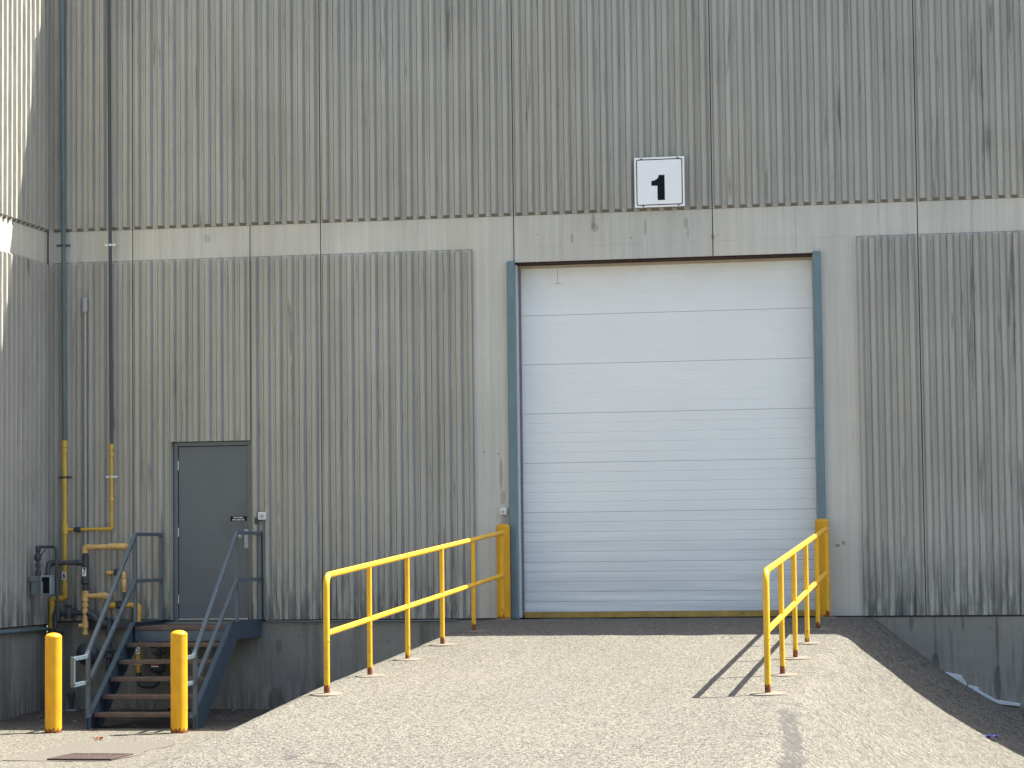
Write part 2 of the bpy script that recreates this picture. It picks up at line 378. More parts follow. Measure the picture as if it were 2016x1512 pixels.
# ------------------------------------------------------------------ ground and ramp
def smooth(a, b, x):
    t = max(0, min(1, (x-a)/(b-a))); return t*t*(3-2*t)
def ramp_line(d): return .0093 - .0523*d if d > .5 else -.0169 - .0 * d
def base_h(x, d):
    z = -1.10 - .055*smooth(0, 2.2, d) - .040*smooth(3.4, 6.5, d)
    z -= .30*smooth(3.2, 6.0, x)*smooth(.3, 2.6, d)*(1-smooth(9, 22, d))
    return z
DROP = [(0,0),(.25,.20),(.48,.375),(.77,.60),(1.06,.80),(1.35,.97),(1.75,1.20),(2.2,1.45),(3,1.9),(9,5.0)]
def drop(t):
    if t <= -.12: return 0
    if t < .12: return .8*(t+.12)**2/(4*.12)
    for (a, b), (c, e) in zip(DROP, DROP[1:]):
        if t <= c: return b+(e-b)*(t-a)/(c-a)
    return 5
def crest_r(d): return 4.25-.19*smooth(0, 2.2, d)
def ramp_h(x, d):
    z = ramp_line(d)
    if x > 2: z -= drop(x-crest_r(d))
    else: z -= drop(-.42+.11*smooth(7, 11, d)-x)*.95
    return z
def smax(a, b, k=.10):
    h = max(k-abs(a-b), 0)/k; return max(a, b)+h*h*k*.25
def surf(x, d): return max(ramp_h(x, d), base_h(x, d))
def roughen(x, y): return .008*(mnoise.noise(V((x*.9, y*.9, 3)))) + .006*mnoise.noise(V((x*3.1, y*3.1, 7)))

def heightfield(xs, ds, fn):
    b = B(); nx = len(xs)
    vs = [(x, -d, fn(x, d)) for d in ds for x in xs]
    fs = [(j*nx+i, j*nx+i+1, (j+1)*nx+i+1, (j+1)*nx+i) for j in range(len(ds)-1) for i in range(nx-1)]
    return b.add(vs, fs, 0, True)
def frange(a, b, s):
    n = int(round((b-a)/s)); return [a+(b-a)*i/n for i in range(n+1)]
xs = frange(-3.2, -1.2, .1)[:-1]+frange(-1.2, .2, .035)[:-1]+frange(.2, 3.6, .10)[:-1]+frange(3.6, 7.2, .05)
ds = frange(-.19, .02, .07)[:-1]+frange(.02, 3, .05)[:-1]+frange(3, 15, .08)[:-1]+frange(15, 27, .25)
def ramp_fn(x, d):
    a, b_ = ramp_h(x, d), base_h(x, d)
    z = smax(a, b_, .12) + roughen(x, d)
    if a < b_-.10: z = b_-.03
    return z
rb = heightfield(xs, [d for d in ds], ramp_fn)
struct(obj('ramp', rb, 'ramp', normals=False))
far = [20, 30, 45, 70, 110, 180, 300, 500, 900, 1600]
gx = [-v for v in reversed(far)]+frange(-13, 13, .25)+far
gd = [-v for v in reversed(far)]+frange(-13, 0, 1.0)[:-1]+frange(0, 8, .16)[:-1]+frange(8, 15, .5)+far
gb = heightfield(gx, gd, lambda x, d: base_h(x, d)+(roughen(x, d)+.012*mnoise.noise(V((x*5, d*5, 1))) if 0 < d < 9 and abs(x) < 12 else 0))
struct(obj('ground', gb, 'yard', normals=False))

# ------------------------------------------------------------------ warehouse
PP = .1524
TOP = 8.6
def rib_sheet(b, a0, a1, z0, z1, phase, tap0, tap1, put, mi=0):
    """broken-rib concrete face from a0 to a1 (along the wall), z0..z1; put(a, y, z) -> xyz; y<0 stands proud"""
    pts = [(a0, -.004, 0)]
    k = math.floor((a0-phase)/PP)-1
    while phase+k*PP < a1:
        s = phase+k*PP
        prof = [(.004, -.004, 0), (.009, -.011, 0), (.021, -.011, 0), (.025, -.004, 0), (.0310, -.004, 0), (.040, -.044, 1), (.050, -.048, 1), (.082, -.048, 1), (.090, -.046, 1),
                (.1180, -.004, 0), (.127, -.004, 0), (.131, -.010, 0), (.144, -.010, 0), (.148, -.004, 0)]
        for u, y, up in prof:
            if a0+.004 < s+u < a1-.004: pts.append((s+u, y, up))
        k += 1
    pts.append((a1, -.004, 0))
    n = max(2, int((z1-z0)/.11))
    zs = [z0]+([z0+.030] if tap0 else [])+[z0+.04+(z1-z0-.08)*i/n for i in range(n+1)]+([z1-.030] if tap1 else [])+[z1]
    vs = []; m = len(pts)
    for zi, z in enumerate(zs):
        flat = (zi == 0 and tap0) or (zi == len(zs)-1 and tap1)
        for a, y, up in pts:
            j = up and not flat
            jy = mnoise.noise(V((a*31, z*3.3, 5)))*.0042 if j else 0
            ja = mnoise.noise(V((a*47, z*4.7, 9)))*.0036 if j else 0
            vs.append(put(a+ja, -.004 if flat else y+jy, z))
    fs = [(j*m+i, j*m+i+1, (j+1)*m+i+1, (j+1)*m+i) for j in range(len(zs)-1) for i in range(m-1)]
    b.add(vs, fs, mi)
    o_ = len(b.mi)-len(fs)
    for j in range(len(zs)-1):
        for i in range(m-1):
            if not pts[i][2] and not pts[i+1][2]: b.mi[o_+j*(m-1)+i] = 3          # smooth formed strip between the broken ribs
            elif pts[i][2] and not pts[i+1][2]: b.mi[o_+j*(m-1)+i] = 4            # right-hand rib flank, its shade put into a darker colour
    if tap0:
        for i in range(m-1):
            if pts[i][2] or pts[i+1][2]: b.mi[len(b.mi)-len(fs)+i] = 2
    for z in (z0, z1):                                         # close the ends back to the core
        row = vs[:m] if z == z0 else vs[-m:]
        b.add(row+[put(a, .02, z) for a, y, up in pts], [(i, i+1, m+i+1, m+i) for i in range(m-1)], mi)
    for col in (0, m-1):
        a = pts[col][0]
        b.add([put(a, -.004, z0), put(a, .02, z0), put(a, .02, z1), put(a, -.004, z1)], [(0, 1, 2, 3)], mi)
ZB0, ZB1 = 4.506, 4.897
wh = thing('warehouse', 'ribbed grey precast concrete warehouse wall facing the ramp, with white overhead door', 'warehouse', (0, 0, 0))
putm = lambda a, y, z: (a, y, z)
J = .006
edges = [-5.997, -4.877, -2.438, 0, 2.438, 4.877, 7.315, 9.754, 12.19]
for e0, e1 in zip(edges, edges[1:]):
    b = B(); a0, a1 = e0+J, e1-J
    if e0 < -5.5: ph = e1-8*PP; r0 = -5.925
    else: ph = e0; r0 = a0
    if r0 > a0: b.box((a0, 0, 0), (r0-.002, .02, TOP), 1)
    rib_sheet(b, r0, a1, ZB1+.004, TOP, ph, True, False, putm, 0)
    spans = [(r0, a1)]
    if e0 == -4.877: spans = [(a0, -3.345-J), (-3.345+J, a1)]
    for s0, s1 in spans: b.box((s0, 0, ZB0), (s1, .02, ZB1), 1)
    z1 = ZB0-.004
    if e0 == -4.877:
        rib_sheet(b, a0, -4.362, 0, 2.215, ph, False, False, putm, 0)
        rib_sheet(b, a0, -3.345-J, 2.215, z1, ph, False, True, putm, 0)
        rib_sheet(b, -3.345+J, a1, 0, z1, ph, False, True, putm, 0)
    elif e0 == -2.438:
        rib_sheet(b, a0, -.520, 0, z1, ph, False, True, putm, 0)
        b.box((-.518, 0, 0), (a1, .02, z1+.003), 1)
    elif e0 == 0: b.box((a0, 0, 4.325), (a1, .02, z1+.003), 1)
    elif e0 == 2.438:
        b.box((a0, 0, 4.325), (3.650, .02, z1+.003), 1); b.box((3.652, 0, 0), (4.155, .02, z1+.003), 1)
        rib_sheet(b, 4.157, a1, 0, z1, ph, False, True, putm, 0)
    else: rib_sheet(b, r0, a1, 0, z1, ph, False, True, putm, 0)
    obj('wall_panel', b, ['rib', 'band', 'rib_end', 'groove', 'flank_shade'], wh)
b = B()
for x0, x1, z0, z1 in ((-5.99, -4.362, 0, TOP), (-4.362, -3.345, 2.215, TOP), (-3.345, .0, 0, TOP), (.0, 3.65, 4.325, TOP), (3.65, 12.2, 0, TOP)):
    b.box((x0+.0005, .014, z0 if z0 else -.0215), (x1-.0005, .30, z1))
b.box((-6.02, 19.6, -.1), (12.2, 19.9, TOP)); b.box((11.9, .31, -.1), (12.19, 19.59, TOP)); b.box((-6.02, .31, -.2), (11.89, 19.59, -.05)); b.box((-6.0, .302, -.2), (12, .42, -.02))
obj('wall_core', b, 'core', wh)
obj('roof', B().box((-6.2, -.02, TOP+.002), (12.22, 20, TOP+.06)), 'roof', wh)
b = B(); b.box((-6.0, .004, -1.7), (-.0, .3, -.022)); b.box((3.66, .004, -1.7), (12.2, .3, -.022)); b.box((0, .02, -1.7), (3.66, .3, -.03))
obj('foundation', b, 'found', wh)
# round form-tie holes left in the foundation
b = B()
for x, z in ((-2.70, -.12), (-2.74, -.21), (-2.62, -.72), (-1.62, -.28), (4.98, -.17), (5.41, -.72), (5.62, -.15), (6.6, -.2)):
    b.lathe([(.017, 0), (.015, .004)], (x, .0035, z), (0, -1, 0), 10)
obj('tie_hole', b, 'rib_end', wh)['kind'] = 'stuff'
# lintel soffit and door opening lining
b = B(); b.box((.004, .016, 4.300), (3.646, .30, 4.3235)); obj('lintel', b, 'seal', wh)
b = B()
b.box((-.002, .02, 0), (.024, .20, 4.298)); obj('door_jamb', b, 'jamb', wh, bevel=.003)
b = B(); b.box((3.626, .02, 0), (3.652, .20, 4.298)); obj('door_jamb', b, 'jamb', wh, bevel=.003)

od = bpy.data.objects.new('overhead_door', None); COL.objects.link(od); od.parent = wh
for i in range(7):                                             # seven insulated sections with pressed horizontal lines
    z0 = .065+i*.6035; z1 = z0+.6005; prof = []
    n = 5; step = (z1-z0)/n; yf = .205
    dp = .0006 + .0040*max(0, 1-i/4.5)
    prof.append((yf, z0))
    for k in range(n):
        a, c = z0+k*step, z0+(k+1)*step
        if k: prof += [(yf+.0002, a+.0045), (yf-.0005, a+.009)]
        else: prof += [(yf-.001, a+.006)]
        if k < n-1: prof += [(yf-.0005, c-.008), (yf+dp*1.6, c-.001)]
        else: prof += [(yf-.0005, c-.007), (yf+.003, c)]
    prof += [(yf+.045, z1), (yf+.045, z0)]
    obj('door_section', B().prismx(prof, .045, 3.612), 'odoor', od)
b = B()
b.box((.04, .200, -.006), (3.62, .25, .0630)); obj('bottom_bar', b, 'barseal', od)
b = B(); b.box((.03, .186, 4.262), (3.62, .204, 4.299)); obj('header_seal', b, 'trim', od, bevel=.003)
b = B(); b.box((.0245, .150, .03), (.046, .200, 4.261)); obj('side_seal', b, 'jamb_d', od, bevel=.003)
b = B(); b.box((3.610, .150, .03), (3.6255, .200, 4.261)); obj('side_seal', b, 'jamb_d', od, bevel=.003)
b = B(); b.box((.02, .3, 0), (3.63, .32, 4.3)); obj('door_backing', b, 'core', od)
b = B(); b.box((.50, .2015, 4.075), (.506, .2035, 4.25)); b.box((.46, .2015, 4.07), (.545, .2035, 4.076)); obj('scratch', b, 'trim', od)

def guard(x0, x1):
    b = B(); pr = [(x0, -.001), (x0, -.055), (x0+.012, -.072), (x1-.012, -.072), (x1, -.055), (x1, -.001)]
    vs = [(x, y, z) for z in (-.01, 4.335) for x, y in pr]; n = len(pr)
    b.add(vs, [tuple(reversed(range(n))), tuple(range(n, 2*n))]+[(i, (i+1) % n, (i+1) % n+n, i+n) for i in range(n)])
    return obj('jamb_guard', b, 'guard', wh, bevel=.006)
guard(-.083, .014); guard(3.636, 3.728)

# personnel door
fr = B()
for x0, x1 in ((-4.361, -4.305), (-3.397, -3.346)): fr.box((x0, .03, -.02), (x1, .16, 2.212))
fr.box((-4.305, .03, 2.160), (-3.397, .16, 2.212)); fr.box((-4.305, .04, -.02), (-3.397, .16, .004))
obj('door_frame', fr, 'frame', wh, bevel=.004)
dr = obj('door', B().box((-4.300, .055, .018), (-3.402, .10, 2.155)), 'door', wh, bevel=.003)
b = B(); b.box((-4.30, .02, .0045), (-3.402, .054, .016)); obj('threshold', b, 'galv', dr)
for z in (1.92, 1.09, .26): obj('hinge', B().tube([(-4.3025, .045, z-.055), (-4.3025, .045, z+.055)], .009, 10), 'galv', dr)
b = B(); b.lathe([(.034, 0), (.034, .006), (.014, .008), (.013, .035), (.027, .045), (.030, .062), (.022, .074), (.008, .077)], (-3.512, .055, 1.035), (0, -1, 0), 20)
obj('door_knob', b, 'galv', dr)
b = B(); b.box((-3.452, .038, .875), (-3.365, .054, 1.118)); obj('latch_guard', b, 'conduit', dr, bevel=.008)
b = B(); b.box((-3.630, .051, 1.218), (-3.420, .0545, 1.278), 0)
text_mesh(b, 'RING BELL', .024, (-3.525, .0498, 1.2615), 1, .02, squeeze=1.15); text_mesh(b, 'FOR SERVICE', .024, (-3.525, .0498, 1.2335), 1, .02, squeeze=1.15)
obj('door_sign', b, ['black', 'white'], dr)

# left wing: same panels turned to face +x
wg = thing('building_wing', 'ribbed concrete side wing at the left edge, upper face in sunlight', 'building', (-6.0, 0, 0))
putw = lambda a, y, z: (-.004-y, -a, z)
def wbox(b, a0, a1, z0, z1, mi=0, y0=0, y1=.02): b.box((-.004-y1, -a1, z0), (-.004-y0, -a0, z1), mi)
for i in range(4):
    e0 = .004 if i == 0 else 2.438*i; e1 = 2.438*(i+1); b = B()
    rib_sheet(b, e0+J, e1-J, ZB1+.004, 8.5, .02, True, False, putw, 0)
    wbox(b, e0+J, e1-J, ZB0, ZB1, 1)
    rib_sheet(b, e0+J, e1-J, -.035, ZB0-.004, .02, False, True, putw, 0)
    obj('wall_panel', b, ['rib', 'band', 'rib_end', 'groove', 'flank_shade'], wg)
b = B(); b.box((-9, -9.8, -.0545), (-.022, 20, 8.5)); b.box((-.0215, .31, -1), (.012, 19, 8.45)); obj('wall_core', b, 'core', wg)
b = B(); b.box((-9, -9.76, -1.7), (-.012, -.001, -.055)); obj('foundation', b, 'found', wg)
b = B(); b.box((-9.05, -9.85, 8.502), (-.003, -.03, 8.56)); b.box((-9.05, -.029, 8.502), (-.25, 20, 8.56)); obj('roof', b, 'roof', wg)

# ------------------------------------------------------------------ dock number sign
sg = thing('number_sign', 'square white sign with a bold black 1 above the overhead door', 'sign', (1.812, -.075, 5.237))
obj('board', B().box((-.304, 0, -.304), (.304, .022, .304)), 'white', sg, bevel=.003)
def rrect(h, r):
    o = []
    for cx, cz, a0 in ((h-r, h-r, 0), (-h+r, h-r, 90), (-h+r, -h+r, 180), (h-r, -h+r, 270)):
        for k in range(5): a = R(a0+k*22.5); o.append((cx+r*math.cos(a), cz+r*math.sin(a)))
    return o
A, C_ = rrect(.281, .022), rrect(.270, .013); n = len(A)
b = B(); b.add([(x, -.0012, z) for x, z in A]+[(x, -.0012, z) for x, z in C_], [(i, (i+1) % n, (i+1) % n+n, i+n) for i in range(n)])
obj('border', b, 'black', sg)
u = lambda p, q: (-.304+(p-112)/1082*.608, .304-(q-232)/1078*.608)
dg = [u(640, 620), u(765, 620), u(767, 1163), u(610, 1163), u(607, 850), u(478, 850), u(478, 745), u(520, 740), u(560, 728), u(595, 708), u(620, 682), u(633, 652)]
obj('digit', B().prism(dg, -.0012, -.0004), 'black', sg)
for x, z in ((-.215, .286), (.222, .288), (-.20, -.288), (.23, -.287)):
    obj('bolt', B().lathe([(.010, 0), (.010, .008), (.005, .011)], (x, 0, z), (0, -1, 0), 8), 'gas_dark', sg)
for x in (-.2, .2): obj('bracket', B().box((x-.02, .0225, -.25), (x+.02, .036, .25)), 'gas_dark', sg)

# ------------------------------------------------------------------ guard rails on the ramp
PD = [8.547, 6.969, 5.381, 3.739, 2.051, .345]
RH = 1.045
def guard_rail(x, label, bump_in):
    t = thing('guard_rail', label, 'guard rail', (x, -PD[0], ramp_line(PD[0])), 'yellow pipe guard rails along the ramp')
    o = V((x, -PD[0], ramp_line(PD[0])))
    rl = [V((0, -d+PD[0], ramp_line(d)-o.z)) for d in PD]
    up = V((0, 0, 1))
    end = V((0, -.34+PD[0], ramp_line(.36)-o.z))
    obj('top_rail', B().tube([rl[0]+up*.47, rl[0]+up*RH, rl[-1]+up*RH, rl[-1]+up*RH+V((0, .05, 0))], .0275, 16, .11), 'yellow_rail', t)
    obj('mid_rail', B().tube([rl[0]+up*.535, rl[-1]+up*.535], .0265, 16), 'yellow_rail', t)
    first = None
    for i, p in enumerate(rl):
        if i == 0: pb = B().tube([(0, 0, -.05), (0, 0, .51)], .0262, 16)
        else: pb = B().tube([(0, 0, -.05), (0, 0, RH-.01)], .0245, 16)
        if i <= 1: me = obj('post', pb, 'yellow_post', t, loc=p); keep = me
        else:
            me = keep.copy(); COL.objects.link(me); me.parent = t; me.location = p; me.rotation_euler.z = i*1.9+x
        # concrete collar poured round the foot
        if i == 0:
            fb = B(); seg = 22; S_ = .150
            ring = [(S_*(1+.16*mnoise.noise(V((math.cos(a)*1.3, math.sin(a)*1.3, x)))) * math.cos(a), S_*(1+.16*mnoise.noise(V((math.cos(a)*1.3, math.sin(a)*1.3, x)))) * math.sin(a))
                    for a in [2*math.pi*k/seg for k in range(seg)]]
            vs = [(q*1.05, w*1.05, -.03+.0523*w) for q, w in ring]+[(q, w, .010+.0523*w) for q, w in ring]+[(0, 0, .017)]
            fb.add(vs, [(k, (k+1) % seg, seg+(k+1) % seg, seg+k) for k in range(seg)]+[(seg+k, seg+(k+1) % seg, 2*seg) for k in range(seg)], 0, True)
            fo = obj('footing', fb, 'pad', t, loc=p); fk = fo
        else:
            fo = fk.copy(); COL.objects.link(fo); fo.parent = t; fo.location = p; fo.rotation_euler.z = i*1.1; fo.scale = (.95, .95, 1) if i < 5 else (.75, .6, 1)
            if i: fo.rotation_euler.z = 0; fo.scale.x *= (1, -1, 1, -1, 1, 1)[i]
    return t
guard_rail(-.128, 'yellow pipe guard rail along the left edge of the ramp, nearer the stairs', 1)
guard_rail(3.748, 'yellow pipe guard rail on the right edge of the ramp, casting a ladder shadow', -1)

def bollard(x, y, z, r, h, label, cap, group):
    t = thing('bollard', label, 'bollard', (x, y, z), group)
    obj('post', B().lathe([(r, -.1), (r, h-.004)], seg=36), 'yellow_bollard', t)
    pr = [(r+.0015, h-.010), (r+.0015, h)]+[(r*math.cos(a)+.002, h+cap*math.sin(a)) for a in [R(k) for k in (12, 30, 48, 66, 82)]]+[(.004, h+cap)]
    obj('cap', B().lathe(pr, seg=36), 'yellow_bollard', t)
    return t
bollard(-4.672, -3.282, -1.150, .093, 1.055, 'free standing round yellow bollard at far left, left of the steel stairs', .05, 'yellow pipe bollards')
bollard(-3.215, -3.265, -1.150, .093, 1.075, 'free standing round yellow bollard in front of the steel stairs', .05, 'yellow pipe bollards')
bollard(-.143, -.155, -.03, .081, 1.135, 'yellow bollard at left jamb of the overhead door, behind the guard rail', .035, 'yellow pipe bollards')
bollard(3.690, -.165, -.03, .081, 1.145, 'yellow bollard at right jamb of the overhead door, behind the guard rail', .035, 'yellow pipe bollards')

# ------------------------------------------------------------------ steel stairs
SX0, SX1 = -4.492, -3.222
st = thing('steel_stairs', 'blue painted open steel stairs with handrails up to the grey door', 'stairs', ((SX0+SX1)/2, -1.3, -1.15))
O = V((-(SX0+SX1)/2, 1.3, 1.15))
def loc(b): b.v = [tuple(V(v)+O) for v in b.v]; return b
LD = 1.15                                              # landing depth
tr = [(LD+.285*i, -.045-.188*i) for i in range(6)]     # nose distance, top
TH = .045
b = B().box((SX0+.03, -LD-.0, -.045-TH), (SX1-.03, -.02, -.045)); obj('landing', loc(b), 'tread', st, bevel=.004)
b = B().box((SX0+.03, -LD+.01, -.045-TH-.135), (SX1-.03, -LD+.055, -.045-TH-.003)); obj('landing_beam', loc(b), 'rail_blue', st, bevel=.004)
for i in range(1, 6):
    d, z = tr[i]; b = B().box((SX0+.03, -d, z-TH), (SX1-.03, -d+.25, z)); obj('tread', loc(b), 'tread', st, bevel=.004)
ZG = -1.165
for sx, inn in ((SX0, 1), (SX1, -1)):
    prof = [(-.005, .005), (-LD-.06, .005), (-2.74, -1.03), (-2.74, ZG-.03), (-2.42, ZG-.03), (-LD+.10, -.215), (-LD+.17, -.205), (-.005, -.205)]
    b = B().prismx(prof, sx-.006, sx+.006)
    # flanges of the channel
    x0, x1 = (sx, sx+.055) if inn > 0 else (sx-.055, sx)
    for p, q in (((-.005, .005), (-LD-.06, .005)), ((-LD-.06, .005), (-2.74, -1.03)), ((-.005, -.205), (-LD+.17, -.205)), ((-LD+.10, -.215), (-2.42, ZG-.03))):
        b.bar(((x0+x1)/2, p[0], p[1]), ((x0+x1)/2, q[0], q[1]), .055, .010)
    obj('stringer', loc(b), 'steel_blue', st)
    # handrail: square posts, flat bars and the return loop at the foot
    s = .043
    hr = B()
    lx = sx
    zt = 1.062
    hr.bar((lx, -.055, .0), (lx, -.055, zt+.018), .046, .046)
    hr.bar((lx, -1.03, .0), (lx, -1.03, zt), .040, .040)
    hr.bar((lx, -.07, zt), (lx, -1.045, zt), s, s)
    hr.bar((lx, -.07, .50), (lx, -1.03, .50), s, s)
    k = V((lx, -2.72, -.335)); loop_y = -3.17 if sx == SX0 else -3.09
    hr.bar((lx, -1.03, zt), k, s, s)
    hr.bar((lx, -1.03, .50), (lx, -2.60, -.60), s, s)
    hr.bar(k+V((0, .01, 0)), (lx, loop_y, -.345), s, s)
    hr.bar((lx, loop_y+.018, -.345), (lx, loop_y+.018, -.645), s, s)
    hr.bar((lx, loop_y, -.640), (lx, -2.66, -.625), s, s)
    hr.bar((lx, -2.66, ZG-.03), (lx, -2.66, -.315), .046, .046)
    obj('handrail', loc(hr), 'rail_blue', st, bevel=.003)

# ------------------------------------------------------------------ gas piping in the corner
def coupling(b, p, axis, r, l=.05, mi=0):
    ax = V(axis).normalized(); p = V(p)
    b.lathe([(r*1.10, -l/2), (r*1.28, -l/2+.004), (r*1.28, l/2-.004), (r*1.10, l/2)], p, ax, 16, mi)
def elbow(b, p, da, db, r, l=.062, mi=0):
    p, da, db = V(p), V(da).normalized(), V(db).normalized()
    b.tube([p+da*l, p, p+db*l], r*1.2, 14, l*.9, mi)
    for d in (da, db): b.lathe([(r*1.34, -.010), (r*1.34, .010)], p+d*l, d, 14, mi)
def clamp(p, r, mat, parent):
    x, y, z = p
    b = B(); b.lathe([(r+.005, -.014), (r+.005, .014)], p, (0, 0, 1), 16)
    b.box((x-r-.055, y+.0, z-.013), (x-r, y+.012, z+.013)); b.box((x+r, y, z-.013), (x+r+.055, y+.012, z+.013))
    b.box((x-.015, y+r, z-.013), (x+.015, -.03, z+.013)); b.tube([(x+r+.045, y-.01, z), (x+r+.045, y+.05, z)], .008, 8)
    return obj('clamp', b, mat, parent)
def plate(parent, p, digit, w=.052, h=.100):
    b = B(); b.box((p[0]-w/2, p[1]-.002, p[2]-h/2), (p[0]+w/2, p[1]+.0, p[2]+h/2))
    text_mesh(b, digit, .118, (p[0], p[1]-.0032, p[2]), 1, .020, squeeze=.60)
    return obj('number_plate', b, ['white', 'black'], parent)
GP = 'gas pipes in the wall corner'
Yp = -.12; r = .0305
p6 = thing('gas_pipe', 'tall grey gas riser turning yellow low down, marked 6, in the corner', 'gas pipe', (0, 0, 0), GP)
obj('upper_pipe', B().tube([(-5.772, Yp, TOP+.1), (-5.733, Yp, 2.16)], r, 16), 'gas_grey', p6)
b = B().tube([(-5.733, Yp, 2.25), (-5.726, Yp, .30), (-5.895, Yp, .275), (-5.912, Yp, -.09)], r, 16, .07)
coupling(b, (-5.733, Yp, 2.21), (0, 0, 1), r, .09); coupling(b, (-5.7325, Yp, 2.13), (0, 0, 1), r, .07)
coupling(b, (-5.727, Yp, 1.14), (0, 0, 1), r*1.05, .13); coupling(b, (-5.726, Yp, .40), (0, 0, 1), r, .08)
elbow(b, (-5.726, Yp, .29), (0, 0, 1), (-1, 0, -.1), r); elbow(b, (-5.897, Yp, .272), (1, 0, .1), (0, 0, -1), r)
obj('lower_pipe', b, 'gas_yellow', p6)
clamp((-5.755, Yp, 4.713), r, 'gas_black', p6); clamp((-5.730, Yp, 1.792), r, 'gas_black', p6)
plate(p6, (-5.727, Yp-r-.001, .565), '6')

r2 = .0212; Y2 = -.11
ps = thing('gas_pipe', 'slim dark riser with yellow lower end joining the marked 6 pipe', 'gas pipe', (0, 0, 0), GP)
obj('upper_pipe', B().tube([(-5.158, Y2, TOP+.1), (-5.119, Y2, 2.18)], r2, 14), 'gas_dark', ps)
b = B().tube([(-5.119, Y2, 2.21), (-5.116, Y2, 1.142), (-5.69, Y2, 1.136)], r2*.98, 14, .05)
coupling(b, (-5.119, Y2, 2.16), (0, 0, 1), r2, .08); coupling(b, (-5.118, Y2, 2.06), (0, 0, 1), r2, .05); coupling(b, (-5.117, Y2, 1.50), (0, 0, 1), r2, .05)
elbow(b, (-5.116, Y2, 1.142), (0, 0, 1), (-1, 0, 0), r2, .05)
obj('lower_pipe', b, 'gas_yellow', ps)
clamp((-5.135, Y2, 4.700), r2, 'galv', ps); clamp((-5.117, Y2, 1.790), r2, 'galv', ps)
b = B(); b.lathe([(.026, -.045), (.034, -.02), (.034, .02), (.026, .045)], (-5.565, Y2, 1.138), (1, 0, 0), 14); b.box((-5.60, Y2-.045, 1.145), (-5.54, Y2-.03, 1.165))
obj('valve', b, 'gas_black', ps)

r7 = .033; Y7 = -.22
p7 = thing('gas_pipe', 'black gas pipe marked 7 with faded orange elbows at both ends', 'gas pipe', (0, 0, 0), GP)
b = B().tube([(-5.424, Y7, .86), (-5.425, Y7, .35)], r7, 16)
coupling(b, (-5.424, Y7, .80), (0, 0, 1), r7, .05); coupling(b, (-5.424, Y7, .725), (0, 0, 1), r7*1.05, .12)
b.lathe([(r7*1.2, -.045), (r7*1.75, -.03), (r7*1.75, -.008), (r7*1.45, 0), (r7*1.6, .02), (r7*1.2, .045)], (-5.425, Y7, .505), (0, 0, 1), 8)
b.tube([(-5.40, Y7, .727), (-5.50, Y7-.02, .727), (-5.705, -.74, .727), (-5.712, -.75, .60)], .030, 14, .06)
elbow(b, (-5.703, -.735, .727), V((.3, .55, 0)), (0, 0, -1), .030, .06); coupling(b, (-5.50, Y7-.02, .727), (1, .6, 0), .030, .05)
obj('black_pipe', b, 'gas_black', p7)
b = B().tube([(-5.424, Y7, .85), (-5.424, Y7, .915), (-4.935, Y7, .920), (-4.925, -.02, .922)], r7*.97, 16, .07)
elbow(b, (-5.424, Y7, .915), (0, 0, -1), (1, 0, 0), r7); coupling(b, (-5.07, Y7, .919), (1, 0, 0), r7, .10); elbow(b, (-4.932, Y7, .920), (-1, 0, 0), (0, 1, 0), r7)
obj('upper_branch', b, 'gas_orange', p7)
b = B().tube([(-5.425, Y7, .36), (-5.425, Y7, -.14)], r7*.92, 16)
b.tube([(-5.425, Y7, .312), (-5.13, Y7, .312), (-5.12, -.02, .312)], r7*.9, 14, .05)
coupling(b, (-5.425, Y7, .312), (0, 0, 1), r7*1.03, .13); coupling(b, (-5.20, Y7, .312), (1, 0, 0), r7, .12); coupling(b, (-5.425, Y7, .20), (0, 0, 1), r7, .05); coupling(b, (-5.425, Y7, .12), (0, 0, 1), r7, .05)
coupling(b, (-5.425, Y7, -.045), (0, 0, 1), r7, .09); b.tube([(-5.425, Y7, -.05), (-5.50, Y7-.03, -.055)], r7*.75, 12); b.lathe([(r7*1.15, -.03), (r7*1.15, .0)], (-5.425, Y7, -.135), (0, 0, 1), 10)
obj('lower_branch', b, 'gas_orange', p7)
plate(p7, (-5.424, Y7-r7-.001, .610), '7', .050, .105)

gm = thing('gas_meter', 'grey gas meter hung on black pipes beside the side wing', 'gas meter', (-5.77, -.75, .45))
q = lambda b: (setattr(b, 'v', [tuple(V(v)-V((-5.77, -.75, .45))) for v in b.v]), b)[1]
b = B().box((-5.905, -.80, .345), (-5.775, -.66, .50)); b.box((-5.925, -.81, .505), (-5.770, -.65, .570)); b.lathe([(.012, 0), (.010, .006)], (-5.835, -.801, .425), (0, -1, 0), 10)
obj('meter_body', q(b), 'meter', gm, bevel=.012)
b = B().box((-5.770, -.86, .340), (-5.630, -.66, .578)); obj('index_housing', q(b), 'meter_l', gm, bevel=.010)
b = B().box((-5.728, -.867, .36), (-5.648, -.861, .555)); b.tube([(-5.69, -.868, .38), (-5.645, -.89, .365)], .010, 8); b.box((-5.745, -.866, .50), (-5.73, -.861, .55)); obj('index_window', q(b), 'black', gm)
b = B().tube([(-5.838, -.75, .56), (-5.838, -.75, .925), (-5.615, -.75, .925), (-5.602, -.75, .88), (-5.602, -.70, .05)], .019, 12, .04)
coupling(b, (-5.838, -.75, .60), (0, 0, 1), .026, .08); coupling(b, (-5.838, -.75, .70), (0, 0, 1), .024, .05); b.lathe([(.02, -.05), (.042, -.03), (.042, .02), (.025, .05)], (-5.842, -.75, .80), (0, 0, 1), 12)
coupling(b, (-5.838, -.75, .90), (0, 0, 1), .025, .08); b.tube([(-5.81, -.75, .80), (-5.74, -.75, .90)], .008, 8); coupling(b, (-5.712, -.75, .585), (0, 0, 1), .030, .05)
obj('meter_pipe', q(b), 'gas_black', gm)

